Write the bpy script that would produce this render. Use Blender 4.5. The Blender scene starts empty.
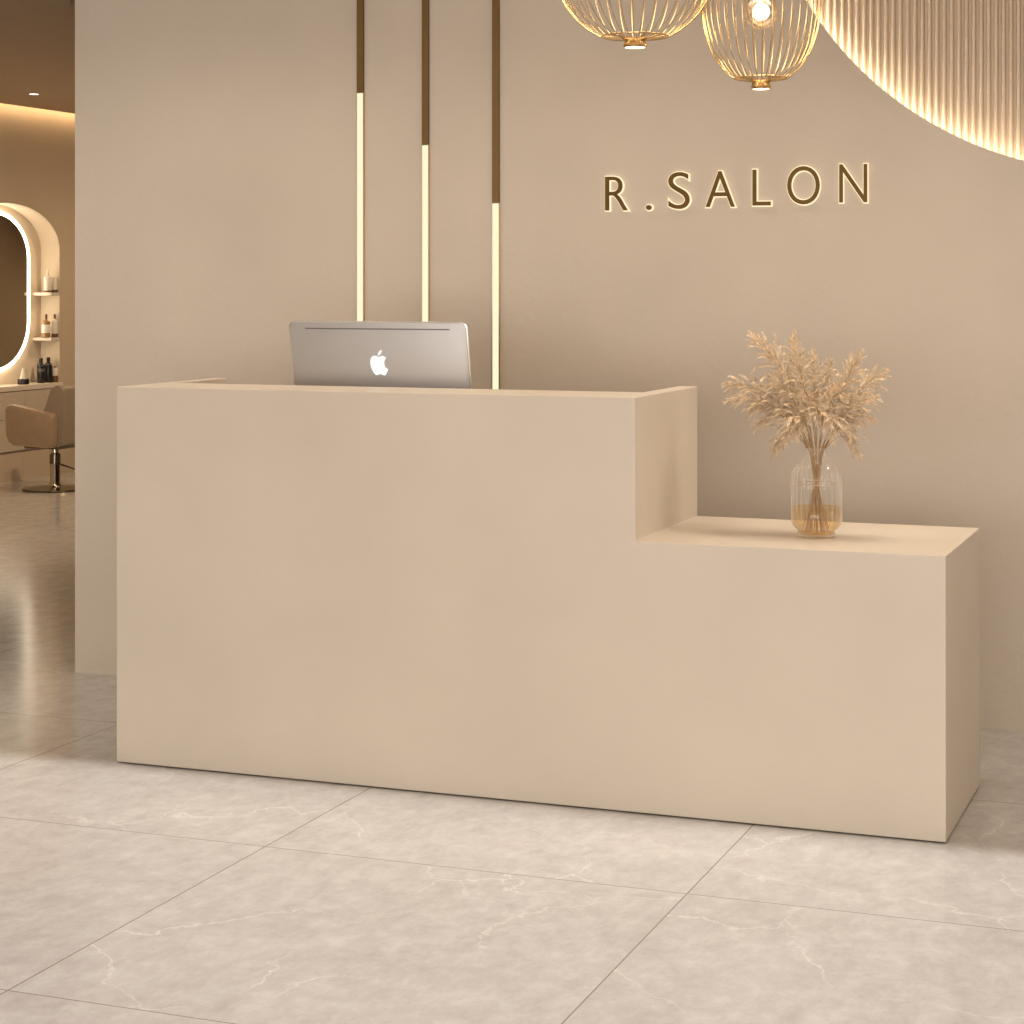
import bpy, bmesh, math, random
from mathutils import Vector, Matrix
random.seed(7)
scene = bpy.context.scene
COL = scene.collection
PI = math.pi

# ------------------------------------------------------------------ materials
def new_mat(name):
    m = bpy.data.materials.new(name); m.use_nodes = True
    nt = m.node_tree; nt.nodes.clear()
    out = nt.nodes.new('ShaderNodeOutputMaterial')
    return m, nt, out

def N(nt, kind, **kw):
    n = nt.nodes.new(kind)
    for k, v in kw.items():
        if k in n.inputs: n.inputs[k].default_value = v
        else: setattr(n, k, v)
    return n

def rgba(c): return (c[0], c[1], c[2], 1)

def mat_plain(name, col, rough=.5, metal=0., var=.04, scale=6., bump=0., bscale=60., spec=.5, coat=0.):
    m, nt, out = new_mat(name)
    b = N(nt, 'ShaderNodeBsdfPrincipled', Roughness=rough, Metallic=metal)
    b.inputs['Specular IOR Level'].default_value = spec
    b.inputs['Coat Weight'].default_value = coat
    tc = N(nt, 'ShaderNodeTexCoord')
    no = N(nt, 'ShaderNodeTexNoise', Scale=scale, Detail=5.)
    nt.links.new(tc.outputs['Object'], no.inputs['Vector'])
    r = N(nt, 'ShaderNodeValToRGB')
    r.color_ramp.elements[0].position = .3; r.color_ramp.elements[1].position = .7
    r.color_ramp.elements[0].color = rgba([x*(1-var) for x in col])
    r.color_ramp.elements[1].color = rgba([min(1, x*(1+var)) for x in col])
    nt.links.new(no.outputs['Fac'], r.inputs['Fac'])
    nt.links.new(r.outputs['Color'], b.inputs['Base Color'])
    if bump:
        n2 = N(nt, 'ShaderNodeTexNoise', Scale=bscale, Detail=4.)
        nt.links.new(tc.outputs['Object'], n2.inputs['Vector'])
        bp = N(nt, 'ShaderNodeBump', Strength=bump, Distance=.01)
        nt.links.new(n2.outputs['Fac'], bp.inputs['Height'])
        nt.links.new(bp.outputs['Normal'], b.inputs['Normal'])
    nt.links.new(b.outputs['BSDF'], out.inputs['Surface'])
    return m

def mat_emit(name, col, strength):
    m, nt, out = new_mat(name)
    e = N(nt, 'ShaderNodeEmission', Color=rgba(col), Strength=strength)
    nt.links.new(e.outputs['Emission'], out.inputs['Surface'])
    return m

def mat_glass(name, tint, facing=.25, gloss=(1, 1, 1), rough=.03, lo=.04, hi=.75, edge_white=0.):
    """thin clear glass: lets light straight through, reflects more at grazing angles"""
    m, nt, out = new_mat(name)
    t = N(nt, 'ShaderNodeBsdfTransparent', Color=rgba(tint))
    g = N(nt, 'ShaderNodeBsdfGlossy', Color=rgba(gloss), Roughness=rough)
    lw = N(nt, 'ShaderNodeLayerWeight', Blend=facing)
    mr = N(nt, 'ShaderNodeMapRange')
    mr.inputs['To Min'].default_value = lo; mr.inputs['To Max'].default_value = hi
    nt.links.new(lw.outputs['Facing'], mr.inputs['Value'])
    mx = N(nt, 'ShaderNodeMixShader')
    nt.links.new(mr.outputs['Result'], mx.inputs['Fac'])
    d = N(nt, 'ShaderNodeBsdfDiffuse', Color=rgba(gloss)); m2 = N(nt, 'ShaderNodeMixShader'); m2.inputs['Fac'].default_value = edge_white  # white diffuse at grazing angles stands in for bright refracted edges
    nt.links.new(g.outputs['BSDF'], m2.inputs[1]); nt.links.new(d.outputs['BSDF'], m2.inputs[2])
    nt.links.new(t.outputs['BSDF'], mx.inputs[1]); nt.links.new(m2.outputs['Shader'], mx.inputs[2])
    nt.links.new(mx.outputs['Shader'], out.inputs['Surface'])
    return m

TILE, TU, TV = 1.139, -2.462, 4.670
def mat_floor():
    m, nt, out = new_mat('polished_marble_tile')
    L = nt.links.new
    b = N(nt, 'ShaderNodeBsdfPrincipled')
    tc = N(nt, 'ShaderNodeTexCoord')
    sx = N(nt, 'ShaderNodeSeparateXYZ'); L(tc.outputs['Object'], sx.inputs[0])
    def math_(op, a, bb=None, cc=None):
        n = N(nt, 'ShaderNodeMath', operation=op)
        for i, v in enumerate((a, bb, cc)):
            if v is None: continue
            if isinstance(v, (int, float)): n.inputs[i].default_value = v
            else: L(v, n.inputs[i])
        return n.outputs[0]
    cells, dists = [], []
    for ax, o in ((0, TU), (1, TV)):
        q = math_('DIVIDE', math_('SUBTRACT', sx.outputs[ax], o - 60*TILE), TILE)
        fr = math_('FRACT', q); cells.append(math_('FLOOR', q))
        dists.append(math_('MULTIPLY', math_('MINIMUM', fr, math_('SUBTRACT', 1., fr)), TILE))
    dist = math_('MINIMUM', dists[0], dists[1])
    grout = math_('LESS_THAN', dist, .0017)
    cb = N(nt, 'ShaderNodeCombineXYZ'); L(cells[0], cb.inputs[0]); L(cells[1], cb.inputs[1])
    wn = N(nt, 'ShaderNodeTexWhiteNoise', noise_dimensions='3D'); L(cb.outputs[0], wn.inputs['Vector'])
    # every tile is cut from another place of the slab
    off = N(nt, 'ShaderNodeVectorMath', operation='SCALE'); L(wn.outputs['Color'], off.inputs[0]); off.inputs['Scale'].default_value = 23.
    pos = N(nt, 'ShaderNodeVectorMath', operation='ADD'); L(tc.outputs['Object'], pos.inputs[0]); L(off.outputs[0], pos.inputs[1])
    P = pos.outputs[0]
    # clouds, stretched along the room
    mp = N(nt, 'ShaderNodeMapping'); mp.inputs['Scale'].default_value = (1.5, 1.0, 1); L(P, mp.inputs['Vector'])
    n1 = N(nt, 'ShaderNodeTexNoise', Scale=9.5, Detail=11., Roughness=.74, Distortion=.15); L(mp.outputs[0], n1.inputs['Vector'])
    r1 = N(nt, 'ShaderNodeValToRGB')
    r1.color_ramp.elements[0].position = .30; r1.color_ramp.elements[0].color = FLOOR_A
    r1.color_ramp.elements[1].position = .68; r1.color_ramp.elements[1].color = FLOOR_B
    L(n1.outputs['Fac'], r1.inputs['Fac'])
    # veins
    nd = N(nt, 'ShaderNodeTexNoise', Scale=2.0, Detail=8., Roughness=.6); L(P, nd.inputs['Vector'])
    ds = N(nt, 'ShaderNodeVectorMath', operation='SCALE'); L(nd.outputs['Color'], ds.inputs[0]); ds.inputs['Scale'].default_value = .42
    ad = N(nt, 'ShaderNodeVectorMath', operation='ADD'); L(P, ad.inputs[0]); L(ds.outputs[0], ad.inputs[1])
    vo = N(nt, 'ShaderNodeTexVoronoi', feature='DISTANCE_TO_EDGE', Scale=1.5); L(ad.outputs[0], vo.inputs['Vector'])
    nm = N(nt, 'ShaderNodeTexNoise', Scale=2.6, Detail=5.); L(P, nm.inputs['Vector'])
    mk = N(nt, 'ShaderNodeMapRange'); L(nm.outputs['Fac'], mk.inputs['Value'])
    for k, v in (('From Min', .42), ('From Max', .66)): mk.inputs[k].default_value = v
    wd = N(nt, 'ShaderNodeMapRange'); L(vo.outputs['Distance'], wd.inputs['Value'])
    for k, v in (('From Min', .0), ('From Max', .0075), ('To Min', 1.), ('To Max', 0.)): wd.inputs[k].default_value = v
    vein = math_('MULTIPLY', math_('MULTIPLY', wd.outputs[0], mk.outputs[0]), .42)
    mx = N(nt, 'ShaderNodeMix', data_type='RGBA')
    L(vein, mx.inputs[0]); L(r1.outputs['Color'], mx.inputs[6]); mx.inputs[7].default_value = (.80, .75, .69, 1)
    mg = N(nt, 'ShaderNodeMix', data_type='RGBA')
    L(grout, mg.inputs[0]); L(mx.outputs[2], mg.inputs[6]); mg.inputs[7].default_value = (.20, .165, .135, 1)
    L(mg.outputs[2], b.inputs['Base Color'])
    rr = N(nt, 'ShaderNodeMapRange'); L(n1.outputs['Fac'], rr.inputs['Value'])
    rr.inputs['To Min'].default_value = .12; rr.inputs['To Max'].default_value = .20
    L(rr.outputs[0], b.inputs['Roughness'])
    b.inputs['IOR'].default_value = 1.45
    L(b.outputs['BSDF'], out.inputs['Surface'])
    return m
FLOOR_A = (.375, .348, .322, 1); FLOOR_B = (.515, .487, .46, 1)

M = {}
M['floor'] = mat_floor()
M['wall'] = mat_plain('beige_plaster', (.555, .475, .385), .75, var=.04, scale=2.2, bump=.12, bscale=35, spec=.25)
M['salon_wall'] = mat_plain('tan_plaster', (.50, .385, .27), .75, var=.04, scale=2., spec=.25)
M['ceiling'] = mat_plain('warm_ceiling_paint', (.57, .43, .30), .85, var=.02, spec=.2)
M['niche'] = mat_plain('cream_niche_paint', (.66, .55, .41), .7, var=.02, spec=.2)
M['desk'] = mat_plain('beige_desk_lacquer', (.62, .535, .43), .42, var=.035, scale=2.4, bump=.05, bscale=40, spec=.35)
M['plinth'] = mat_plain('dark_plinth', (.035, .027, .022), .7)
M['gold'] = mat_plain('polished_gold', (.68, .485, .25), .2, 1., var=.03)
M['bronze'] = mat_plain('dark_brass', (.15, .085, .028), .38, .75, var=.05)
M['letter'] = mat_plain('dark_gold_letter_face', (.098, .056, .018), .48, 1., var=.08, scale=20)
M['aluminium'] = mat_plain('brushed_aluminium', (.50, .475, .455), .42, .45, var=.02, scale=12)
M['edge_metal'] = mat_plain('bright_aluminium_edge', (.85, .84, .82), .22, .8, var=.01)
M['groove'] = mat_plain('dark_grey_groove', (.20, .185, .175), .5, .5)
M['black_plastic'] = mat_plain('black_plastic', (.012, .011, .010), .35)
M['screen'] = mat_plain('dark_screen_glass', (.01, .01, .012), .08)
M['logo'] = mat_emit('lit_white_logo', (1, .985, .96), 1.05)
M['flute'] = mat_plain('pale_fluted_plaster', (.58, .46, .335), .6, var=.03, spec=.3)
M['straw'] = mat_plain('dry_straw_plume', (.70, .54, .365), .85, var=.24, scale=45, spec=.04)
M['stalk'] = mat_plain('dry_straw_stalk', (.40, .24, .085), .6, var=.15, scale=40)
M['vase_glass'] = mat_glass('clear_ribbed_glass', (.985, .975, .96), .3, (1., .97, .93), .04, .03, .85, .5)
M['water'] = mat_glass('amber_water', (.94, .82, .57), .3, (1, .93, .8), .05, .03, .3)
M['bulb_glass'] = mat_glass('amber_bulb_glass', (1., .94, .85), .45, (1, .9, .75), .04, .05, .95)
M['filament'] = mat_emit('glowing_filament', (1, .80, .52), 14)
M['lamp_lens'] = mat_emit('lamp_lens', (1, .86, .66), 9)
M['strip'] = mat_emit('warm_strip_diffuser', (1, .93, .63), 1.03)
M['halo'] = mat_emit('warm_letter_backlight', (1, .81, .53), 1.18)
M['led'] = mat_emit('led_tape', (1, .88, .70), 31)
M['cove_led'] = mat_emit('cove_led_tape', (1, .74, .43), 18)
M['mirror_led'] = mat_emit('mirror_led_ring', (1, .85, .64), 8)
M['down_lens'] = mat_emit('downlight_lens', (1, .90, .76), 7)
M['mirror'] = mat_plain('mirror_glass', (.85, .80, .72), .06, 1., var=0)
M['cabinet'] = mat_plain('greige_drawer_front', (.50, .405, .30), .5, var=.03)
M['counter_top'] = mat_plain('cream_countertop', (.64, .54, .43), .4, var=.03)
M['shadow_gap'] = mat_plain('cabinet_carcass', (.16, .12, .085), .7)
M['chair_leather'] = mat_plain('tan_leather', (.36, .245, .15), .4, var=.06, scale=14, bump=.08, bscale=90)
M['chair_back'] = mat_plain('taupe_leather', (.285, .215, .15), .42, var=.05, scale=14, bump=.08, bscale=90)
M['chrome'] = mat_plain('chrome', (.62, .55, .46), .16, 1., var=0)
M['dark_chrome'] = mat_plain('bronzed_chrome', (.20, .16, .12), .2, 1., var=0)
M['bottle_white'] = mat_plain('cream_bottle', (.72, .63, .52), .4)
M['bottle_brown'] = mat_plain('brown_bottle', (.13, .065, .025), .3)
M['bottle_amber'] = mat_plain('amber_bottle', (.30, .17, .07), .25)
M['bottle_black'] = mat_plain('black_bottle', (.014, .012, .011), .28)
M['label'] = mat_plain('paper_label', (.74, .66, .56), .6)
M['grey_label'] = mat_plain('dark_grey_label', (.09, .08, .07), .5)

# ------------------------------------------------------------------ helpers
def link(o, parent=None):
    COL.objects.link(o)
    if parent is not None: o.parent = parent
    return o

def build(name, bm, mat, parent=None, smooth=None, loc=None, rotz=0):
    bmesh.ops.recalc_face_normals(bm, faces=bm.faces)
    me = bpy.data.meshes.new(name); bm.to_mesh(me); bm.free()
    me.materials.append(mat)
    if smooth is not None:
        me.polygons.foreach_set('use_smooth', [True]*len(me.polygons))
        if smooth < 180: me.set_sharp_from_angle(angle=math.radians(smooth))
    o = bpy.data.objects.new(name, me); link(o, parent)
    if loc: o.location = loc
    if rotz: o.rotation_euler = (0, 0, rotz)
    return o

def thing(name, label, cat, loc=(0, 0, 0), rotz=0, group=None):
    o = bpy.data.objects.new(name, None); o.empty_display_size = .1
    o.location = loc; o.rotation_euler = (0, 0, rotz); link(o)
    return tag(o, label, cat, group)

def tag(o, label, cat, group=None):
    o['label'] = label; o['category'] = cat
    if group: o['group'] = group
    return o

def struct(o): o['kind'] = 'structure'; return o

def bx(bm, x0, x1, y0, y1, z0, z1, bev=0, seg=2):
    r = bmesh.ops.create_cube(bm, size=1)
    for v in r['verts']:
        v.co = Vector((x0 if v.co.x < 0 else x1, y0 if v.co.y < 0 else y1, z0 if v.co.z < 0 else z1))
    if bev:
        es = list({e for v in r['verts'] for e in v.link_edges})
        bmesh.ops.bevel(bm, geom=es, offset=bev, segments=seg, profile=.5, affect='EDGES')
    return bm

def box(*a, **k): return bx(bmesh.new(), *a, **k)

def lathe(bm, prof, n=32, cx=0, cy=0, mod=None):
    """prof: list of (r, z)"""
    rings = []
    for r, z in prof:
        if r < 1e-6: rings.append([bm.verts.new((cx, cy, z))]); continue
        ring = []
        for i in range(n):
            a = 2*PI*i/n; rr = r*(mod(a, z) if mod else 1)
            ring.append(bm.verts.new((cx+rr*math.cos(a), cy+rr*math.sin(a), z)))
        rings.append(ring)
    for A, B in zip(rings, rings[1:]):
        for i in range(n):
            j = (i+1) % n
            if len(A) == 1 and len(B) == 1: continue
            if len(A) == 1: bm.faces.new((A[0], B[j], B[i]))
            elif len(B) == 1: bm.faces.new((A[i], A[j], B[0]))
            else: bm.faces.new((A[i], A[j], B[j], B[i]))
    return bm

def tube(bm, pts, rad, n=6, closed=False):
    pts = [Vector(p) for p in pts]; rings = []; K = len(pts); up = None
    rads = rad if isinstance(rad, (list, tuple)) else [rad]*K
    for k in range(K):
        if closed: t = pts[(k+1) % K]-pts[k-1]
        else: t = pts[min(K-1, k+1)]-pts[max(0, k-1)]
        t.normalize()
        if up is None:
            up = t.cross(Vector((0, 0, 1)) if abs(t.z) < .9 else Vector((1, 0, 0))).normalized()
        up = (up-t*up.dot(t)).normalized(); w = t.cross(up)
        rings.append([bm.verts.new(pts[k]+(up*math.cos(2*PI*i/n)+w*math.sin(2*PI*i/n))*rads[k]) for i in range(n)])
    for k in range(K if closed else K-1):
        A, B = rings[k], rings[(k+1) % K]
        for i in range(n): bm.faces.new((A[i], A[(i+1) % n], B[(i+1) % n], B[i]))
    if not closed:
        bm.faces.new(rings[0][::-1]); bm.faces.new(rings[-1])
    return bm

def prism(bm, pts, to3, d0, d1, bev=0, seg=2):
    """pts: 2-D outline, extruded from depth d0 to d1; to3(a, b, d) -> point"""
    A = [bm.verts.new(to3(a, b, d0)) for a, b in pts]; B = [bm.verts.new(to3(a, b, d1)) for a, b in pts]
    fa = bm.faces.new(A); fb = bm.faces.new(B[::-1]); n = len(pts)
    for i in range(n): bm.faces.new((A[i], B[i], B[(i+1) % n], A[(i+1) % n]))
    if bev:
        es = list(fa.edges)+list(fb.edges)
        bmesh.ops.bevel(bm, geom=es, offset=bev, segments=seg, profile=.5, affect='EDGES')
    return bm

def plate(name, outer, holes, to3, d0, d1, mat, parent=None):
    """flat slab with holes, from a filled 2-D curve"""
    cu = bpy.data.curves.new('outline', 'CURVE'); cu.dimensions = '2D'; cu.fill_mode = 'BOTH'; cu.extrude = .5
    for loop in [outer]+holes:
        s = cu.splines.new('POLY'); s.points.add(len(loop)-1); s.use_cyclic_u = True
        for p, (a, b) in zip(s.points, loop): p.co = (a, b, 0, 1)
    me = curve_mesh(cu)
    bm = bmesh.new(); bm.from_mesh(me); bpy.data.meshes.remove(me)
    bmesh.ops.remove_doubles(bm, verts=bm.verts, dist=1e-5)
    for v in bm.verts: v.co = to3(v.co.x, v.co.y, d0 if v.co.z < 0 else d1)
    return build(name, bm, mat, parent)

def curve_mesh(cu):
    o = bpy.data.objects.new('outline', cu); COL.objects.link(o)
    dg = bpy.context.evaluated_depsgraph_get(); dg.update()
    me = bpy.data.meshes.new_from_object(o.evaluated_get(dg))
    bpy.data.objects.remove(o); bpy.data.curves.remove(cu)
    return me

def copy_tree(o, parent=None):
    c = o.copy(); COL.objects.link(c)
    if parent is not None: c.parent = parent
    for ch in list(o.children): copy_tree(ch, c)
    return c

# ------------------------------------------------------------------ room shell
CEIL = 2.777
U_L = -8.751                  # plane of the salon's side wall
struct(build('floor', box(-9.2, 4.2, -3.2, 17.2, -.08, 0), M['floor']))
# ceiling stops short of the side wall: the gap is the light cove
struct(build('ceiling', box(U_L+.09, 4.2, -3.2, 17.2, CEIL, CEIL+.10), M['ceiling']))
bm = lathe(bmesh.new(), [(0, CEIL-.028), (1.035, CEIL-.028), (1.044, CEIL-.02), (1.044, CEIL+.01)], 96, -6.023, 7.316)
struct(build('trim_1', bm, M['ceiling'], smooth=30))

# back wall behind the desk, turned a little against the desk
WA = Vector((-4.2316, 6.4992, 0)); WR = math.radians(4.271)
wx = Vector((math.cos(WR), math.sin(WR), 0)); wy = Vector((-math.sin(WR), math.cos(WR), 0))
def w3(a, b, d): return WA+wx*a+wy*d+Vector((0, 0, b))          # along, height, depth into the wall
CA, CB, CR = 3.807, 3.043, 1.2188                                # big circular opening
WT = 2.90
dx = math.sqrt(CR**2-(WT-CB)**2)
t0 = math.atan2(WT-CB, -dx); t1 = math.atan2(WT-CB, dx)
if t0 > 0: t0 -= 2*PI
if t1 < t0: t1 += 2*PI
arc = [(CA+CR*math.cos(t0+(t1-t0)*i/120), CB+CR*math.sin(t0+(t1-t0)*i/120)) for i in range(121)]
outline = [(0, 0), (8.2, 0), (8.2, WT)]+arc[::-1]+[(0, WT)]
struct(plate('wall_back', outline, [], w3, 0, .035, M['wall']))
# the slab behind it (its salon side), a recess deep
hole = [(CA+(CR+.10)*math.cos(t0+(t1-t0)*i/60), CB+(CR+.10)*math.sin(t0+(t1-t0)*i/60)) for i in range(61)]
struct(plate('wall_salon', [(.0, 0), (8.2, 0), (8.2, WT)]+hole[::-1]+[(.0, WT)], [], w3, .035, .16, M['wall']))
# fluted panel at the back of the recess
PITCH, FD = .0242, .095
bm = bmesh.new(); rows = []
a0, a1 = CA-CR-.09, CA+CR+.09
k = 0; prof = []
nfl = int((a1-a0)/PITCH)
for i in range(nfl):
    for j in range(11):
        t = j/10; prof.append((a0+(i+.66*t)*PITCH, FD-.017*math.sqrt(max(0, 1-(2*t-1)**2))**.8))
prof.append((a0+nfl*PITCH, FD))
lo = [bm.verts.new(w3(a, CB-CR-.08, d)) for a, d in prof]; hi = [bm.verts.new(w3(a, WT, d)) for a, d in prof]
lb = [bm.verts.new(w3(a, CB-CR-.08, .135)) for a, d in (prof[0], prof[-1])]; hb = [bm.verts.new(w3(a, WT, .135)) for a, d in (prof[0], prof[-1])]
for i in range(len(prof)-1): bm.faces.new((lo[i], lo[i+1], hi[i+1], hi[i]))
bm.faces.new((lb[0], lb[1], hb[1], hb[0]))
fp = build('fluted_panel', bm, M['flute'], smooth=50)
tag(fp, 'vertically fluted cream panel inside the big round recess above the sign', 'wall panel')
# LED tape on the rim of the recess, behind the edge of the front plate
bm = bmesh.new(); n = 120
r_ = []
for i in range(n+1):
    a = t0+(t1-t0)*i/n
    ring = []
    for (rr, d) in ((CR+.022, .037), (CR+.036, .037), (CR+.036, .047), (CR+.022, .047)):
        ring.append(bm.verts.new(w3(CA+rr*math.cos(a), min(WT, CB+rr*math.sin(a)), d)))
    r_.append(ring)
for A, B in zip(r_, r_[1:]):
    for i in range(4): bm.faces.new((A[i], A[(i+1) % 4], B[(i+1) % 4], B[i]))
tag(build('led_strip', bm, M['led']), 'warm LED tape glowing along the rim of the round fluted recess', 'light strip')

# salon side wall with the arched mirror niche; vanity below it
NC, NA, NB, NZ = 12.571, .662, .345, 1.722
VB, VT = .222, .707                                             # vanity underside, worktop
def s3(a, b, d): return Vector((U_L-d, a, b))
arch = [(NC+NA, VB)]+[(NC+NA*math.cos(PI*i/64), NZ+NB*math.sin(PI*i/64)) for i in range(65)]+[(NC-NA, VB)]
struct(plate('wall_left', [(-3.2, 0), (17.2, 0), (17.2, 3.0), (-3.2, 3.0)], [arch], s3, 0, .17, M['salon_wall']))
bm = bmesh.new()
pts = [(NC+NA+.03, VB)]+[(NC+(NA+.03)*math.cos(PI*i/64), NZ+(NB+.03)*math.sin(PI*i/64)) for i in range(65)]+[(NC-NA-.03, VB)]
prism(bm, pts, s3, .17, .20)
struct(build('wall_niche', bm, M['niche']))
# painted lining of the niche
bm = bmesh.new(); ra, rb = [], []
for a, b in [(NC+NA-.004, VT)]+[(NC+(NA-.004)*math.cos(PI*i/64), NZ+(NB-.004)*math.sin(PI*i/64)) for i in range(65)]+[(NC-NA+.004, VT)]:
    ra.append(bm.verts.new(s3(a, b, .001))); rb.append(bm.verts.new(s3(a, b, .1695)))
for i in range(len(ra)-1): bm.faces.new((ra[i], ra[i+1], rb[i+1], rb[i]))
struct(build('trim_2', bm, M['niche'], smooth=40))
# two base panels under the vanity
for i_, (a, b) in enumerate(((11.0, 12.7297), (12.7327, 13.9))):
    struct(build('baseboard_left' if i_ == 0 else 'baseboard_salon', box(U_L-.001, U_L+.010, a, b, 0, VB-.003), M['salon_wall']))
# walls that close the room off
struct(build('wall_far', box(-9.2, 4.2, 17.0, 17.2, 0, 3.0), M['salon_wall']))
struct(build('wall_right', box(4.0, 4.2, -3.2, 17.0, 0, 3.0), M['wall']))
struct(build('trim_3', box(U_L-.02, U_L+.20, -3.2, 17.0, 2.985, 3.02), M['ceiling']))
# cove tape on the top of the ceiling edge
tag(build('cove_light', box(U_L+.078, U_L+.0895, 6.0, 16.9, CEIL+.012, CEIL+.034), M['cove_led']),
    'warm light tape in the ceiling cove along the salon side wall', 'light strip')
# recessed downlight
def downlight(u, v, label):
    t = thing('ceiling_downlight', label, 'downlight', (u, v, CEIL))
    build('trim_ring', lathe(bmesh.new(), [(.030, -.001), (.042, -.004), (.045, -.001), (.045, .002)], 32), M['ceiling'], t, 40)
    build('lens', lathe(bmesh.new(), [(0, -.002), (.030, -.002), (.030, .001)], 32), M['down_lens'], t)
    return t
downlight(-8.022, 11.813, 'small round recessed downlight in the salon ceiling near the cove')

# ------------------------------------------------------------------ reception desk
DU0, DU1, DUM = -3.3190, -.8060, -1.6580
DV, DD, LEDGE = 5.3247, .645, .27
HU, HL = 1.1525, .755
PL = .0035
desk = thing('reception_desk', 'stepped beige reception desk with tall left block and low right counter', 'reception desk', (0, 0, 0))
def d3(a, b, d): return Vector((a, DV+d, b))
bm = prism(bmesh.new(), [(DU0, PL), (DU1, PL), (DU1, HL), (DUM, HL), (DUM, HU), (DU0, HU)], d3, 0, DD)
def temp(bm):
    bmesh.ops.recalc_face_normals(bm, faces=bm.faces)
    me = bpy.data.meshes.new('t'); bm.to_mesh(me); bm.free(); o = bpy.data.objects.new('t', me); COL.objects.link(o); return o
oa = temp(bm)
ob = temp(box(DU0+.045, DUM-.06, DV+LEDGE, DV+DD+.2, .95, HU+.2))
oc = temp(box(DU0+.045, DU1-.05, DV+.06, DV+DD+.2, -.2, .70))
od = temp(box(DU0-.1, DU0+.2, DV+.61, DV+DD+.2, -.1, HU+.2))
for cutter in (ob, oc, od):
    md = oa.modifiers.new('b', 'BOOLEAN'); md.operation = 'DIFFERENCE'; md.object = cutter; md.solver = 'EXACT'
md = oa.modifiers.new('v', 'BEVEL'); md.width = .0025; md.segments = 2; md.limit_method = 'ANGLE'
dg = bpy.context.evaluated_depsgraph_get(); dg.update()
me = bpy.data.meshes.new_from_object(oa.evaluated_get(dg))
for o in (oa, ob, oc, od): bpy.data.objects.remove(o)
me.name = 'desk_body'; me.materials.clear(); me.materials.append(M['desk'])
body = bpy.data.objects.new('desk_body', me); link(body, desk)
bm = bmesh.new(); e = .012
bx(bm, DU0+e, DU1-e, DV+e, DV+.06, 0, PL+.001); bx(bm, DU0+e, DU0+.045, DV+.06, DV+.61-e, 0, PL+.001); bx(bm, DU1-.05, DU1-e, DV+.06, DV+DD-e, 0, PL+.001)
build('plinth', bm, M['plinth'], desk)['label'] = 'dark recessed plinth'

# ------------------------------------------------------------------ laptop behind the ledge
TILT = math.radians(10.5); LW, LH, LT = .597, .392, .009
LU, LV, LZ = -2.589, DV+LEDGE+.115, .962
lap = thing('laptop', 'open silver laptop with lit logo standing behind the desk ledge', 'laptop', (LU-.001, LV, .95))
def l3(a, b, d):   # a across, b up the lid, d outwards from its back
    y = -math.sin(TILT)*b-math.cos(TILT)*d; z = math.cos(TILT)*b-math.sin(TILT)*d
    return Vector((a, y, .012+z))
def rrect(x0, x1, y0, y1, r, n=8):
    out = []
    for cx, cy, a0 in ((x1-r, y1-r, 0), (x0+r, y1-r, PI/2), (x0+r, y0+r, PI), (x1-r, y0+r, 1.5*PI)):
        out += [(cx+r*math.cos(a0+PI/2*i/n), cy+r*math.sin(a0+PI/2*i/n)) for i in range(n+1)]
    return out
build('lid', prism(bmesh.new(), rrect(-LW/2, LW/2, 0, LH, .017), l3, -LT, 0, .0035, 3), M['aluminium'], lap, 40)
o = rrect(-LW/2-.003, LW/2+.003, -.001, LH+.003, .020); i_ = rrect(-LW/2-.0003, LW/2+.0003, .002, LH+.0003, .0172)
bm = bmesh.new()
R4 = [[bm.verts.new(l3(a, b, d)) for a, b in lp] for lp, d in ((o, -LT-.001), (o, -.003), (i_, -.002), (i_, -LT-.001))]
n = len(o)
for q in range(4):
    A, B = R4[q], R4[(q+1) % 4]
    for i in range(n): bm.faces.new((A[i], A[(i+1) % n], B[(i+1) % n], B[i]))
build('lid_edge', bm, M['edge_metal'], lap, 60)['label'] = 'bright polished lid edge'
build('screen', prism(bmesh.new(), rrect(-LW/2+.012, LW/2-.012, .012, LH-.012, .006), l3, -LT-.0015, -LT+.0005), M['screen'], lap)
bm = prism(bmesh.new(), rrect(-.245, .245, LH-.0215, LH-.0175, .0019, 4), l3, -.002, .0006)
build('hinge_groove', bm, M['groove'], lap)['label'] = 'dark thin line along the lid top'
build('laptop_base', prism(bmesh.new(), rrect(-LW/2, LW/2, 0, .255, .017), lambda a, b, d: Vector((a, b+.004, d)), 0, .012, .003, 2), M['aluminium'], lap, 40)
bm = bmesh.new()
for r in range(5):
    for c in range(13): bx(bm, -.255+c*.0395, -.255+c*.0395+.034, .06+r*.032, .06+r*.032+.027, .0115, .0135)
build('keyboard', bm, M['black_plastic'], lap)
LOGO = [(485, 228), (472, 221), (455, 214), (436, 210.5), (415, 213), (396, 225), (380, 245), (371, 270), (367, 300), (369, 335), (377, 365), (389, 397), (404, 424), (419, 442), (433, 452), (448, 454), (463, 449), (477, 443), (492, 440), (507, 442.5), (521, 449), (536, 455), (551, 455), (564, 447), (577, 428), (590, 404), (601, 377),
        (585, 371), (570, 357), (560, 339), (555, 317), (555, 295), (560, 274), (570, 256), (585, 241), (573, 227), (558, 216), (541, 211.5), (524, 214), (505, 221)]
LEAF = [(476, 209), (477, 194), (483, 177), (494, 161), (508, 149), (521, 141), (532, 137), (533, 151), (529, 166), (521, 181), (510, 194), (497, 204), (486, 209)]
def logo_xy(p): return ((p[0]-484)/12.8*.003235*1.0, (p[1]-330)/12.8*-.00325+LH-.134)
bm = bmesh.new()
for loop in (LOGO, LEAF): prism(bm, [logo_xy(p) for p in loop][::-1], l3, -.002, .0006)
lg = build('logo', bm, M['logo'], lap); lg['label'] = 'glowing white bitten apple logo'

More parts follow.
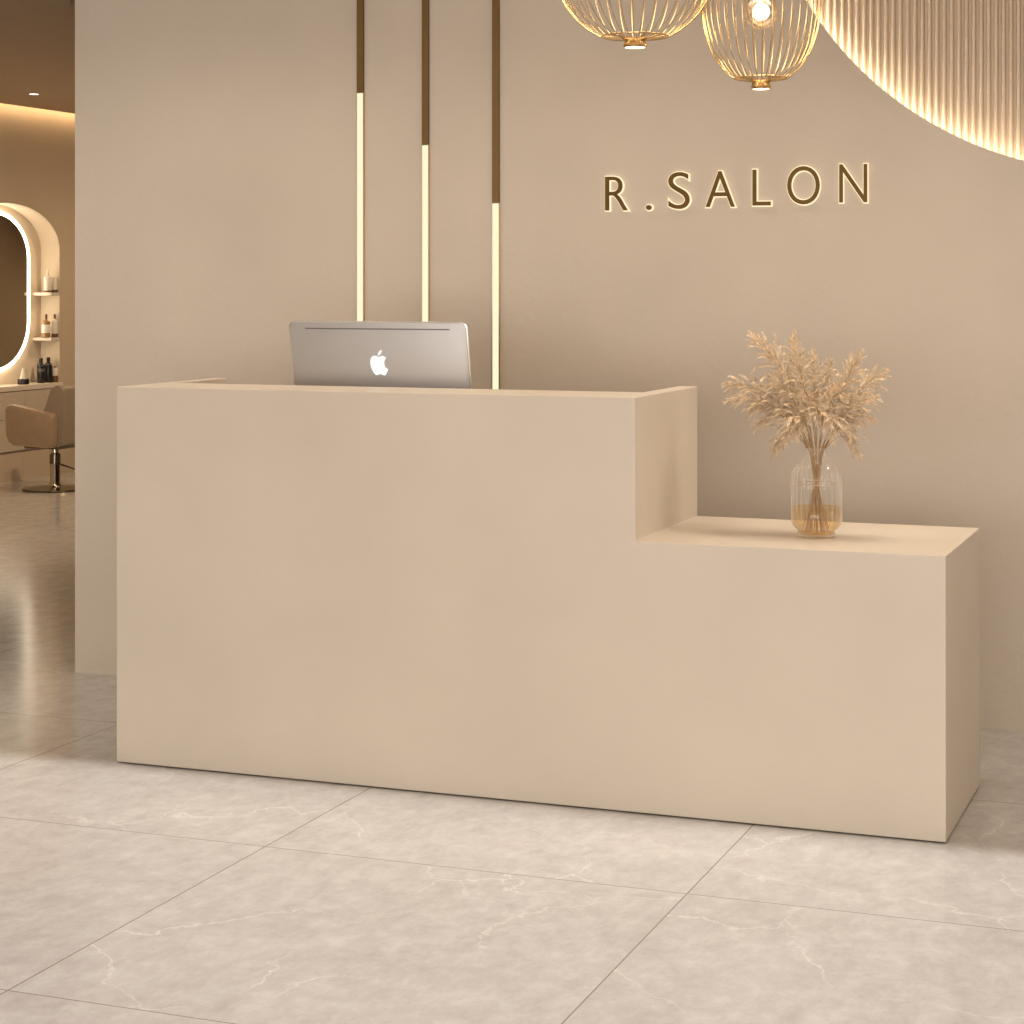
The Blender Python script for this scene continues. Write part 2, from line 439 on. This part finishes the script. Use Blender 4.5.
# ------------------------------------------------------------------ backlit sign on the wall
def letter_mesh(ch, w, h, grow, depth):
    cu = bpy.data.curves.new('letter', 'FONT'); cu.body = ch; cu.size = 1
    cu.fill_mode = 'BOTH'; cu.resolution_u = 8
    me = curve_mesh(cu)
    xs = [v.co.x for v in me.vertices]; ys = [v.co.y for v in me.vertices]
    bpy.data.meshes.remove(me)
    cu = bpy.data.curves.new('letter', 'FONT'); cu.body = ch; cu.size = 1; cu.fill_mode = 'BOTH'; cu.resolution_u = 8
    sc = h/(max(ys)-min(ys))
    cu.extrude = .5; cu.offset = grow/sc
    me = curve_mesh(cu)
    sx = w/(max(xs)-min(xs)); sy = sc; cx = (max(xs)+min(xs))/2; cy = min(ys)
    bm = bmesh.new(); bm.from_mesh(me); bpy.data.meshes.remove(me)
    bmesh.ops.remove_doubles(bm, verts=bm.verts, dist=1e-6)
    for v in bm.verts: v.co = Vector(((v.co.x-cx)*sx, depth[0] if v.co.z > 0 else depth[1], (v.co.y-cy)*sy))
    return bm
SIGN = [('R', 2.0621, 2.1457, 1.7199, 1.8401), ('.', 2.2065, 2.2288, 1.7201, 1.7406), ('S', 2.2850, 2.3619, 1.7228, 1.8522), ('A', 2.4151, 2.5187, 1.7283, 1.8532),
        ('L', 2.5767, 2.6409, 1.7316, 1.8563), ('O', 2.6952, 2.8065, 1.7337, 1.8654), ('N', 2.8701, 2.9649, 1.7385, 1.8695)]
p = w3(2.06, 1.72, 0)
sign = thing('wall_sign', 'dark gold backlit letters reading R.SALON on the back wall', 'sign', p, WR)
for ch, a0_, a1_, b0, b1 in SIGN:
    o = build('letter' if ch != '.' else 'full_stop', letter_mesh(ch, a1_-a0_, b1-b0, -.0015, (-.026, -.014)), M['letter'], sign, loc=((a0_+a1_)/2-2.06, 0, b0-1.72))
    o['label'] = 'letter '+ch if ch != '.' else 'round full stop'
    build('backlight', letter_mesh(ch, a1_-a0_, b1-b0, .0026, (-.013, -.0005)), M['halo'], o)['label'] = 'glowing backlight rim'

# ------------------------------------------------------------------ three linear wall lights
def strip(a, w, zlit, label):
    p = w3(a, .25, 0)
    t = thing('linear_wall_light', label, 'wall light', p, WR, 'linear wall lights')
    top = CEIL-.25
    build('brass_channel', box(-w/2, w/2, -.014, 0, zlit-.25, top, .001, 1), M['bronze'], t)['label'] = 'unlit dark brass upper length'
    build('light_tube', box(-w/2+.0015, w/2-.0015, -.014, -.001, .006, zlit-.252, .001, 1), M['strip'], t)['label'] = 'glowing warm lower length'
    bm = bmesh.new(); bx(bm, -w/2-.001, -w/2+.0012, -.0125, 0, 0, zlit-.25); bx(bm, w/2-.0012, w/2+.001, -.0125, 0, 0, zlit-.25); bx(bm, -w/2, w/2, -.0125, 0, 0, .006)
    build('channel_rim', bm, M['gold'], t)
strip(1.1516, .0250, 2.1558, 'linear wall light with the highest lit length, leftmost of the three')
strip(1.3996, .0246, 1.9633, 'linear wall light between the two others, middle of the three')
strip(1.6623, .0250, 1.7530, 'linear wall light lit lowest, rightmost of the three beside the laptop')

# ------------------------------------------------------------------ wire pendants
def pendant(loc, radius, half_up, half_dn, capr, ringr, bulb_z, label, nw, pw):
    """loc is the middle of the cage"""
    cz = loc[2]
    t = thing('pendant_lamp', label, 'pendant lamp', loc, 0, 'wire cage pendant lamps')
    def prof(th):      # super-ellipse meridian, th from -pi/2 (bottom) to pi/2 (top)
        c, s = math.cos(th), math.sin(th)
        r = radius*abs(c)**(2/pw)
        z = (half_up if s > 0 else half_dn)*(1 if s > 0 else -1)*abs(s)**(2/pw)
        return r, z
    pts = []
    K = 40
    for i in range(K+1):
        r, z = prof(-PI/2+PI*i/K)
        pts.append((r, z))
    zr = -half_dn*(1-(ringr/radius)**pw)**(1/pw)
    pts = [(ringr, zr)]+[(r, z) for r, z in pts if z > zr+.002]
    pts = [(r, z) for r, z in pts if r >= .035]
    zring = pts[0][1]
    zcap = -half_dn
    pts = [(capr*.8, zcap+.012)]+pts+[(.02, pts[-1][1]+.006)]
    w0 = None
    for k in range(nw):
        if w0 is None:
            w0 = build('wire', tube(bmesh.new(), [(r, 0, z) for r, z in pts], .0016, 6), M['gold'], t, 60)
            w = w0
        else:
            w = w0.copy(); COL.objects.link(w); w.parent = t
        w.rotation_euler = (0, 0, 2*PI*(k+.3)/nw)
    rr = pts[1][0]
    build('cage_ring', tube(bmesh.new(), [(rr*math.cos(2*PI*i/64), rr*math.sin(2*PI*i/64), zring+.002) for i in range(64)], .0028, 8, True), M['gold'], t, 60)
    bm = bmesh.new(); n2 = 22
    for k in range(n2):
        a = 2*PI*(k+.8)/n2
        tube(bm, [(rr*math.cos(a), rr*math.sin(a), zring), (capr*.8*math.cos(a), capr*.8*math.sin(a), zcap+.012)], .0011, 5)
    build('grille', bm, M['gold'], t, 60)
    build('bottom_cap', lathe(bmesh.new(), [(0, zcap+.014), (capr*.86, zcap+.014), (capr*.9, zcap+.004), (capr, zcap-.001), (capr, zcap-.008), (capr*.86, zcap-.010), (capr*.86, zcap-.004), (0, zcap-.004)], 32), M['gold'], t, 40)
    build('cap_lens', lathe(bmesh.new(), [(0, zcap-.0105), (capr*.6, zcap-.010), (capr*.85, zcap-.0085), (capr*.85, zcap-.005)], 32), M['lamp_lens'], t, 60)
    ztop = pts[-1][1]
    bp = []
    br = .051
    for i in range(25):
        a = -PI/2+PI*.86*i/24; bp.append((br*math.cos(a), bulb_z+br*math.sin(a)))
    bp += [(.015, bulb_z+br+.02), (.013, bulb_z+br+.05)]
    b = build('bulb', lathe(bmesh.new(), bp, 40), M['bulb_glass'], t, 180)
    bm = bmesh.new()
    for k in range(6):
        a = 2*PI*k/6; r1, r2 = .003, .007
        tube(bm, [(r1*math.cos(a), r1*math.sin(a), bulb_z+.038), (r2*math.cos(a), r2*math.sin(a), bulb_z-.018), (r2*math.cos(a+.5), r2*math.sin(a+.5), bulb_z-.018), (r1*math.cos(a+.5), r1*math.sin(a+.5), bulb_z+.038)], .0016, 5)
    build('filament', bm, M['filament'], b)
    zs = bulb_z+br+.045
    build('socket', lathe(bmesh.new(), [(0, zs), (.018, zs), (.020, zs+.005), (.020, ztop+.004), (.026, ztop+.006), (.026, ztop+.016), (.008, ztop+.03), (0, ztop+.03)], 24), M['gold'], t, 40)
    build('cord', tube(bmesh.new(), [(0, 0, ztop+.02), (0, 0, CEIL-cz-.02)], .003, 6), M['black_plastic'], t)
    build('ceiling_rose', lathe(bmesh.new(), [(0, CEIL-cz-.025), (.05, CEIL-cz-.022), (.055, CEIL-cz), (0, CEIL-cz)], 32), M['gold'], t, 40)
    # the lamp's own light
    l = bpy.data.lights.new('bulb_light', 'POINT'); l.energy = 1.4; l.color = (1, .78, .52); l.shadow_soft_size = .03
    lo_ = bpy.data.objects.new('bulb_light', l); lo_.location = (0, 0, bulb_z); link(lo_, t)
pendant((-1.6826, 5.4047, 2.3727), .2308, .213, .2308, .0330, .093, .03, 'round gold wire cage pendant lamp, wider and nearer, left of the pair', 37, 2.0)
pendant((-1.4112, 5.7752, 2.3011), .1745, .25, .2520, .0290, .076, -.035, 'tall oval gold wire cage pendant lamp with clear glowing bulb', 37, 2.15)

# ------------------------------------------------------------------ vase with water
VU, VV = -1.2090, 5.6022
vase = thing('glass_vase', 'clear ribbed glass vase with amber water on the low right counter', 'vase', (VU, VV, HL))
NR = 26
def rib(a, z):
    return 1+.026*math.cos(NR*a) if .035 < z < .185 else 1+.008*math.cos(NR*a)
prof = [(0, .003), (.040, .002), (.048, .001), (.0505, .004), (.0505, .015), (.053, .020), (.062, .026), (.0680, .035), (.0700, .048), (.0705, .09), (.0705, .14), (.0700, .165), (.0670, .184), (.0600, .198), (.0490, .209), (.0385, .2165), (.0325, .224), (.0305, .232), (.0305, .243), (.0330, .248), (.0345, .250), (.0325, .251)]
build('vase_body', lathe(bmesh.new(), prof, NR*6, mod=rib), M['vase_glass'], vase, 180)
build('rim', tube(bmesh.new(), [(.0338*math.cos(2*PI*i/48), .0338*math.sin(2*PI*i/48), .2495) for i in range(48)], .0015, 8, True), M['vase_glass'], vase, 180)
prof = [(0, .008), (.046, .008), (.058, .026), (.0645, .036), (.0668, .05), (.0672, .0825), (.066, .084), (0, .083)]
build('water', lathe(bmesh.new(), prof, 64), M['water'], vase, 40)['label'] = 'amber water in the lower third'
build('gold_line', tube(bmesh.new(), [(.0555*math.cos(2*PI*i/64), .0555*math.sin(2*PI*i/64), .150) for i in range(64)], .0011, 6, True), M['gold'], vase, 180)
build('foot_ring', tube(bmesh.new(), [(.049*math.cos(2*PI*i/64), .049*math.sin(2*PI*i/64), .0065) for i in range(64)], .0055, 8, True), M['vase_glass'], vase, 180)

# ------------------------------------------------------------------ pampas stems
def bez(p0, p1, p2, t): return p0*(1-t)**2+p1*(2*t*(1-t))+p2*t*t
def feather(bm, p, d, L, droop, rng, w=.0011, bl=.0105):
    """one side branch of a plume: a thin curved spine with fine blades"""
    n = max(6, int(L/.0030)); pos = p.copy(); d = d.normalized()
    side = d.cross(Vector((0, 0, 1)));
    if side.length < .1: side = d.cross(Vector((1, 0, 0)))
    side.normalize(); step = L/n
    for i in range(n):
        t = i/n
        d2 = (d+Vector((0, 0, -droop*step*9*(.4+t)))).normalized()
        q = pos+d2*step
        nrm = side.cross(d2).normalized()
        ww = w*.55*(1-t*.6)
        a, b, c = bm.verts.new(pos+side*ww), bm.verts.new(pos-side*ww), bm.verts.new(q)
        bm.faces.new((a, b, c))
        l = bl*(.55+.6*math.sin(PI*min(1, t*.85+.12)))
        for sgn in (-1, 1):
            ph = rng.uniform(-.9, .9)
            o = (side*math.cos(ph)*sgn+nrm*math.sin(ph))
            bd = (d2*1.6+o*.75+Vector((0, 0, -.15))).normalized()
            tip = pos+bd*l*rng.uniform(.75, 1.25); mid = pos+bd*l*.45
            wv = bd.cross(Vector((rng.uniform(-1, 1), rng.uniform(-1, 1), rng.uniform(-1, 1)))).normalized()*w*rng.uniform(.8, 1.35)
            v0, v1, v2, v3 = bm.verts.new(pos), bm.verts.new(mid+wv), bm.verts.new(tip), bm.verts.new(mid-wv)
            bm.faces.new((v0, v1, v2, v3))
        pos = q; d = d2
def pampas(tip, ctrl, side, t_start, fat, label, seed, sag=.5, dens=1.0):
    """a stalk from the vase floor up through the neck, then a bending plume; side is where it passes the neck"""
    rng = random.Random(seed)
    b = Vector((VU, VV, HL))
    foot = b+Vector((-side[0]*1.3+rng.uniform(-.019, .019), -side[1]*1.3+rng.uniform(-.017, .017), .012)); p0 = b+Vector((side[0], side[1], .238))
    p1, p2 = b+Vector(ctrl), b+Vector((0, 0, .24))+(Vector(tip)-Vector((0, 0, .24)))*.955
    root = thing('pampas_stem', label, 'dried grass', foot, 0, 'pampas grass in the vase')
    line = [foot.lerp(p0, i/8) for i in range(8)]+[bez(p0, p1, p2, i/20) for i in range(20)]
    bm = tube(bmesh.new(), [p-foot for p in line], [.0014-.0006*i/28 for i in range(28)], 6)
    build('stalk', bm, M['stalk'], root, 60)
    bm = bmesh.new()
    Lp = sum((bez(p0, p1, p2, t_start+(1-t_start)*(i+1)/10)-bez(p0, p1, p2, t_start+(1-t_start)*i/10)).length for i in range(10))
    n = max(7, int(Lp/.0085*dens))
    ang = rng.uniform(0, 6)
    for i in range(n):
        s = i/(n-1)
        t = t_start+(1-t_start)*s*.93
        p = bez(p0, p1, p2, t); tg = (bez(p0, p1, p2, min(1, t+.02))-bez(p0, p1, p2, t-.02)).normalized()
        u_ = tg.cross(Vector((0, 0, 1)))
        u_ = u_.normalized() if u_.length > .1 else Vector((1, 0, 0))
        v_ = tg.cross(u_)
        for k in range(2):
            ang += 2.39996
            rad = u_*math.cos(ang)+v_*math.sin(ang)
            spread = .95*(1-s)**.6+.16
            d = tg*(1-.25*(1-s))+rad*spread
            L = fat*(.75+.55*math.sin(PI*min(1, .15+s*.7)))*rng.uniform(.8, 1.65)*(1-.55*s)
            feather(bm, p-foot, d, L, sag*rng.uniform(.8, 2.6), rng, .0012, .0135)
    build('plume', bm, M['straw'], root, 180)
    return root
PLUMES = [
    # tip,                   control,              side in the neck, start, fat, label
    ((-.192, .02, .575), (-.060, .02, .45), (-.012, .004), .34, .058, 'fullest pampas plume, pointing up to the far upper left of the bunch'),
    ((-.066, -.02, .577), (-.030, -.01, .42), (-.006, -.010), .30, .056, 'tallest upright pampas plume, left of the middle of the bunch'),
    ((-.020, .05, .530), (-.014, .03, .40), (-.004, .014), .45, .040, 'slim upright pampas plume right behind the tallest one'),
    ((.036, .03, .499), (.012, .02, .39), (.006, .012), .55, .032, 'smallest upright pampas plume, alone in the gap at the middle'),
    ((.127, -.01, .525), (.060, .00, .40), (.014, .006), .36, .048, 'upright pampas plume with the highest tip on the right side'),
    ((.187, .04, .476), (.080, .03, .40), (.018, .006), .40, .046, 'pampas plume reaching furthest to the right of the bunch'),
    ((.178, -.03, .404), (.085, -.02, .39), (.018, -.006), .40, .042, 'right pampas plume just below the furthest right one, level tip'),
    ((.158, .02, .340), (.080, .02, .37), (.017, .008), .42, .038, 'right pampas plume with a level tip at mid height'),
    ((.120, -.04, .284), (.085, -.03, .36), (.015, -.010), .42, .034, 'right pampas plume drooping a little above the lowest right one'),
    ((.126, .01, .228), (.080, .01, .335), (.019, .000), .42, .034, 'lowest right pampas plume, drooping beside the vase neck'),
    ((-.274, -.01, .432), (-.100, .00, .44), (-.018, .002), .40, .050, 'pampas plume reaching furthest to the left of the bunch'),
    ((-.250, -.05, .386), (-.090, -.03, .41), (-.016, -.008), .40, .044, 'left pampas plume just under the furthest left one'),
    ((-.204, .03, .352), (-.090, .03, .41), (-.015, .010), .44, .036, 'left pampas plume with a short thin tip at mid height'),
    ((-.172, -.03, .306), (-.105, -.02, .41), (-.018, -.006), .38, .044, 'left pampas plume bending down from mid height'),
    ((-.132, -.01, .226), (-.085, -.01, .345), (-.019, .000), .40, .036, 'lowest left pampas plume, drooping beside the vase neck'),
    ((-.076, -.10, .258), (-.040, -.080, .44), (-.008, -.016), .40, .048, 'pampas plume nodding forward and down left of the middle'),
    ((.066, -.09, .290), (.040, -.07, .43), (.008, -.016), .40, .046, 'pampas plume nodding forward and down right of the middle'),
    ((-.010, -.07, .400), (-.006, -.03, .38), (.001, -.016), .30, .052, 'pampas plume leaning out at the front centre of the bunch'),
    ((-.110, -.05, .450), (-.045, -.03, .40), (-.010, -.012), .30, .054, 'bushy pampas plume filling the left of the middle behind the nodding one'),
    ((.070, -.04, .430), (.030, -.02, .37), (.010, -.010), .30, .048, 'bushy pampas plume filling the right of the middle behind the nodding one'),
    ((-.030, -.105, .290), (-.018, -.08, .42), (-.003, -.017), .42, .044, 'pampas plume nodding straight forward, lowest at the front of the bunch'),
    ((.026, -.095, .345), (.016, -.07, .43), (.004, -.017), .42, .042, 'pampas plume nodding forward at the front, just above the lowest front one'),
    ((-.100, .05, .350), (-.045, .04, .37), (-.010, .010), .30, .046, 'half hidden pampas plume low at the back left of the bunch'),
    ((.085, .05, .340), (.045, .04, .36), (.010, .010), .34, .042, 'half hidden pampas plume low at the back right of the bunch'),
]
for i, (tip, ctrl, side, ts, fat, lab) in enumerate(PLUMES):
    pampas(tip, ctrl, side, ts, fat, lab, 40+i, sag=.9)

# ------------------------------------------------------------------ salon: mirror, vanity, bottles
MC, MA, MT, MB = 12.571, .412, 1.9824, .8313
def mshape(g):
    a = MA+g*1.25; out = []; g *= .72
    zt, zb = 1.6557, 1.1804
    for i in range(33): t = PI*i/32; out.append((MC+a*math.cos(t), zt+(MT-zt+g)*math.sin(t)))
    for i in range(33): t = PI+PI*i/32; out.append((MC+a*math.cos(t), zb+(zb-MB+g)*math.sin(t)))
    return out
mir = thing('wall_mirror', 'tall rounded salon mirror with glowing rim in the lit niche', 'mirror', (U_L-.169, MC, .80))
def m3(a, b, d): return Vector((d, a-MC, b-.80))
build('mirror_glass', prism(bmesh.new(), mshape(-.002), m3, .034, .044), M['mirror'], mir)
bm = bmesh.new(); A = mshape(.044); B = mshape(-.001)
R4 = [[bm.verts.new(m3(a, b, d)) for a, b in lp] for lp, d in ((A, .004), (A, .030), (B, .040), (B, .004))]
for q in range(4):
    X, Y = R4[q], R4[(q+1) % 4]
    for i in range(len(A)): bm.faces.new((X[i], X[(i+1) % len(A)], Y[(i+1) % len(A)], Y[i]))
build('light_ring', bm, M['mirror_led'], mir, 40)['label'] = 'glowing white rim'
build('mirror_back', prism(bmesh.new(), mshape(-.02), m3, -.001, .034), M['shadow_gap'], mir)

van = thing('vanity_cabinet', 'greige drawer cabinet with cream worktop built in under the mirror', 'cabinet', (U_L, NC, 0))
v0, v1 = -NA+.003, NA-.003
build('carcass', box(-.165, .012, v0, v1, VB+.002, VT-.037), M['shadow_gap'], van)
build('worktop', box(-.166, .034, v0, v1, VT-.037, VT, .003), M['counter_top'], van)
sv = 12.7312-NC
spl = [(-NA+.006, -.30), (-.296, sv-.002), (sv+.002, NA-.006)]
for (a, b) in spl:
    for (z0, z1) in ((.4632, VT-.041), (VB+.003, .4598)):
        build('drawer_front', box(.012, .026, a, b, z0, z1, .0015, 1), M['cabinet'], van)

def bottle(kind, label, u, v, z, parts, group):
    t = thing(kind, label, 'bottle' if kind == 'bottle' else 'jar', (u, v, z), 0, group)
    for nm, prof, mt in parts:
        build(nm, lathe(bmesh.new(), prof, 24), M[mt], t, 35)
    return t
def body_prof(r, h, neck, hn, z0=.0): return [(0, z0), (r*.94, z0), (r, z0+.004), (r, h*.84), (r*.9, h*.91), (neck*1.6, h*.97), (neck, h), (neck, h+hn), (0, h+hn)]
def pump(r, z): return [(0, z), (r*1.5, z), (r*1.5, z+.014), (r*.6, z+.016), (r*.6, z+.030), (r*1.2, z+.032), (r*1.2, z+.042), (0, z+.042)]
for k_, zz in enumerate((1.373, 1.027)):
    tag(build('niche_shelf', box(U_L-.168, U_L-.003, 13.120, NC+NA-.005, zz, zz+.024, .003), M['counter_top']),
        ('upper' if k_ == 0 else 'lower')+' cream shelf at the right side of the mirror niche', 'shelf', 'shelves in the mirror niche')
G = 'bottles in the mirror niche'
zs1, zs2, zct = 1.398, 1.052, VT+.0005
bottle('bottle', 'tall cream pump bottle on the upper niche shelf', U_L-.055, 13.148, zs1,
       [('bottle_body', body_prof(.0300, .128, .009, .004), 'bottle_white'), ('base_band', [(.0303, .002), (.0306, .003), (.0306, .014), (.0303, .015)], 'bottle_brown'), ('pump', pump(.007, .132), 'bottle_white')], G)
bottle('bottle', 'short cream tube with dark cap on the upper niche shelf', U_L-.028, 13.203, zs1,
       [('bottle_body', [(0, .020), (.021, .020), (.022, .03), (.021, .09), (.012, .118), (0, .122)], 'bottle_white'), ('cap', [(0, 0), (.022, 0), (.0225, .003), (.0225, .020), (0, .020)], 'bottle_brown')], G)
bottle('bottle', 'amber bottle with white label on the lower niche shelf', U_L-.057, 13.130, zs2,
       [('bottle_body', body_prof(.0325, .135, .009, .010), 'bottle_amber'), ('label', [(.0327, .035), (.0331, .036), (.0331, .098), (.0327, .099)], 'label'), ('cap', [(0, .145), (.010, .145), (.010, .178), (0, .178)], 'bottle_brown')], G)
bottle('bottle', 'cream bottle with dark base and dark cap on the lower niche shelf', U_L-.029, 13.204, zs2,
       [('bottle_body', body_prof(.0245, .138, .008, .006), 'bottle_white'), ('base_band', [(.0247, .001), (.0251, .002), (.0251, .028), (.0247, .029)], 'bottle_brown'), ('cap', [(0, .144), (.0085, .144), (.0085, .178), (0, .178)], 'bottle_brown')], G)
bottle('bottle', 'matte black bottle standing left on the worktop, nearest the mirror', U_L-.060, 13.067, zct,
       [('bottle_body', body_prof(.0295, .150, .012, .006), 'bottle_black'), ('label', [(.0297, .085), (.0300, .086), (.0300, .108), (.0297, .109)], 'grey_label'), ('cap', [(0, .156), (.013, .156), (.014, .160), (.013, .188), (0, .188)], 'bottle_black')], G)
bottle('bottle', 'matte black bottle standing in the middle of three on the worktop', U_L-.056, 13.160, zct,
       [('bottle_body', body_prof(.0295, .155, .012, .006), 'bottle_black'), ('cap', [(0, .161), (.012, .161), (.014, .165), (.014, .193), (0, .193)], 'bottle_black')], G)
bottle('bottle', 'small brown bottle with white label on the worktop by the wall edge', U_L-.026, 13.204, zct,
       [('bottle_body', body_prof(.0225, .118, .006, .004), 'bottle_brown'), ('label', [(.0227, .050), (.0231, .051), (.0231, .112), (.0227, .113)], 'label'), ('cap', [(0, .122), (.006, .122), (.006, .150), (0, .150)], 'bottle_white')], G)
bottle('jar', 'low black jar with cream cone top on the vanity worktop', U_L-.055, 12.828, zct,
       [('jar_body', [(0, 0), (.040, 0), (.044, .004), (.044, .036), (.040, .042), (0, .042)], 'bottle_black'), ('cone_top', [(0, .042), (.026, .042), (.024, .060), (.012, .105), (.010, .122), (0, .124)], 'bottle_white')], G)

# ------------------------------------------------------------------ styling chair
CU, CV = -8.118, 12.214
chair = thing('salon_chair', 'tan leather salon styling chair on a round chrome pedestal before the mirror', 'chair', (CU, CV, 0))
def round_poly(pts, r, n=6):
    out = []; K = len(pts)
    for i in range(K):
        p, a, b = Vector(pts[i]), Vector(pts[i-1]), Vector(pts[(i+1) % K])
        rr = r[i] if isinstance(r, (list, tuple)) else r
        da, db = (a-p).normalized(), (b-p).normalized()
        h = da.angle(db)/2; L = min(rr/math.tan(h), .48*(a-p).length, .48*(b-p).length)
        s, e_ = p+da*L, p+db*L
        for k in range(n+1):
            t = k/n; out.append(tuple(s*(1-t)**2+p*2*t*(1-t)+e_*t*t))
    return out
def c3(a, b, d): return Vector((a, d, b))
arm = round_poly([(-.218, .622), (.168, .552), (.164, .318), (-.175, .332), (-.211, .40)], [.035, .035, .03, .06, .06])
for y0, y1 in ((-.290, -.215), (.215, .290)):
    build('armrest', prism(bmesh.new(), arm, c3, y0, y1, .014, 3), M['chair_leather'], chair, 50)
bk = round_poly([(-.02, .36), (.025, .50), (.115, .752), (.215, .752), (.196, .325), (.0, .318)], [.02, .1, .045, .04, .03, .03])
build('backrest', prism(bmesh.new(), bk, c3, -.213, .213, .022, 4), M['chair_back'], chair, 50)['label'] = 'taupe leather backrest'
build('seat', box(-.215, .12, -.213, .213, .335, .435, .03, 4), M['chair_leather'], chair, 50)
build('seat_pan', box(-.15, .15, -.17, .17, .300, .338, .012, 2), M['dark_chrome'], chair, 40)
ped = build('pedestal', lathe(bmesh.new(), [(0, .02), (.05, .02), (.042, .035), (.036, .05), (.036, .255), (.034, .26), (.026, .262), (.026, .305), (0, .305)], 32), M['chrome'], chair, 40)
build('collar', lathe(bmesh.new(), [(.0362, .185), (.0385, .187), (.0385, .250), (.0362, .252)], 32), M['dark_chrome'], ped, 40)
build('base_disc', lathe(bmesh.new(), [(0, 0), (.225, 0), (.232, .006), (.228, .013), (.12, .022), (.05, .030), (0, .030)], 64), M['dark_chrome'], chair, 40)
bm = tube(bmesh.new(), [(.02, -.03, .195), (.10, .01, .165), (.19, .06, .125), (.22, .08, .122)], .006, 8)
bx(bm, .20, .27, .065, .105, .116, .128, .003, 1)
build('foot_lever', bm, M['dark_chrome'], chair, 40)

# ------------------------------------------------------------------ light
def area(name, loc, rot, sx, sy, energy, col, spread=180):
    l = bpy.data.lights.new(name, 'AREA'); l.shape = 'RECTANGLE'; l.size = sx; l.size_y = sy; l.energy = energy; l.color = col
    l.spread = math.radians(spread)
    o = bpy.data.objects.new(name, l); o.location = loc; o.rotation_euler = rot; link(o); return o
def spot(name, loc, target, energy, col, size, blend=.6, soft=.05):
    l = bpy.data.lights.new(name, 'SPOT'); l.energy = energy; l.color = col; l.spot_size = math.radians(size); l.spot_blend = blend; l.shadow_soft_size = soft
    o = bpy.data.objects.new(name, l); o.location = loc
    o.rotation_euler = (Vector(target)-Vector(loc)).to_track_quat('-Z', 'Y').to_euler(); link(o); return o
# unseen area lamp added behind the camera for desk front and floor
area('front_fill', (-.3, -3.1, 1.25), (PI/2, 0, 0), 7.0, 2.1, 312, (1, .985, .965))
# fill lamp added at the right wall to lift right-facing sides; no window there
area('right_fill', (3.9, 5.2, 1.65), (0, PI/2, 0), 1.9, 3.2, 26, (1, .98, .95))
# unseen narrow-beam fill, added to brighten the floor up to the desk front
area('front_floor_fill', (-3.0, 2.55, CEIL-.004), (0, 0, 0), 7.2, 5.48, 100, (1, .98, .965), 4.0)
area('desk_overhead_fill', (-2.2, 5.55, CEIL-.004), (0, 0, 0), 4.2, .7, 24, (1, .92, .80), 130)  # unseen overhead fill, added to lift counter top and lower wall
# unseen warm spots added to light the wall behind the desk
for u in (-3.4, -2.3, -.4):
    spot('wall_fill_spot', (u, 5.0, CEIL-.01), (u+.1, 6.3, 1.0), 10, (1, .86, .68), 110, 1., .08)
spot('vase_fill_spot', (-.25, 5.25, CEIL-.01), (-1.30, 5.62, .85), 110, (1, .90, .77), 46, 1., .16)  # unseen spot added to brighten the low counter, throws the vase shadow left
for u, v, e in ((-.95, 5.72, 46), (-4.35, 5.72, 46), (-2.6, 5.72, 16)):
    spot('desk_top_fill', (u, v, CEIL-.01), (u, v, 0), e, (1, .90, .77), 105, 1., .14)  # unseen top fills, added for the counter top and the left corner
# salon downlights
for v in (9.5, 11.8, 14.0):
    spot('salon_downlight', (-6.6, v, CEIL-.01), (-7.9, v, 0), 165, (1, .78, .53), 140, .8, .06)

for u in (-7.4, -5.4):
    spot('far_wall_fill', (u, 14.9, CEIL-.01), (u+.3, 17.0, .8), 85, (1, .78, .53), 64, .8, .06)  # unseen spots added so the mirror reflects a brighter far wall

w = bpy.data.worlds.new('daylight'); scene.world = w; w.use_nodes = True
w.node_tree.nodes['Background'].inputs[0].default_value = (1, .98, .95, 1)
w.node_tree.nodes['Background'].inputs[1].default_value = .75

# ------------------------------------------------------------------ camera
cam = bpy.data.cameras.new('camera'); co = bpy.data.objects.new('camera', cam); link(co)
co.location = (0, 0, 1.47); co.rotation_euler = (PI/2, 0, math.atan(763/2009))
cam.sensor_width = 36; cam.lens = 36*2009/1024; cam.shift_y = (283-512)/1024
cam.clip_end = 100
scene.camera = co
scene.view_settings.view_transform = 'Standard'; scene.view_settings.look = 'None'
scene.view_settings.exposure = 0; scene.view_settings.gamma = 1; scene.view_settings.use_curve_mapping = False
scene.cycles.use_denoising = True
scene.cycles.max_bounces = 10; scene.cycles.transparent_max_bounces = 24
scene.cycles.sample_clamp_indirect = 6
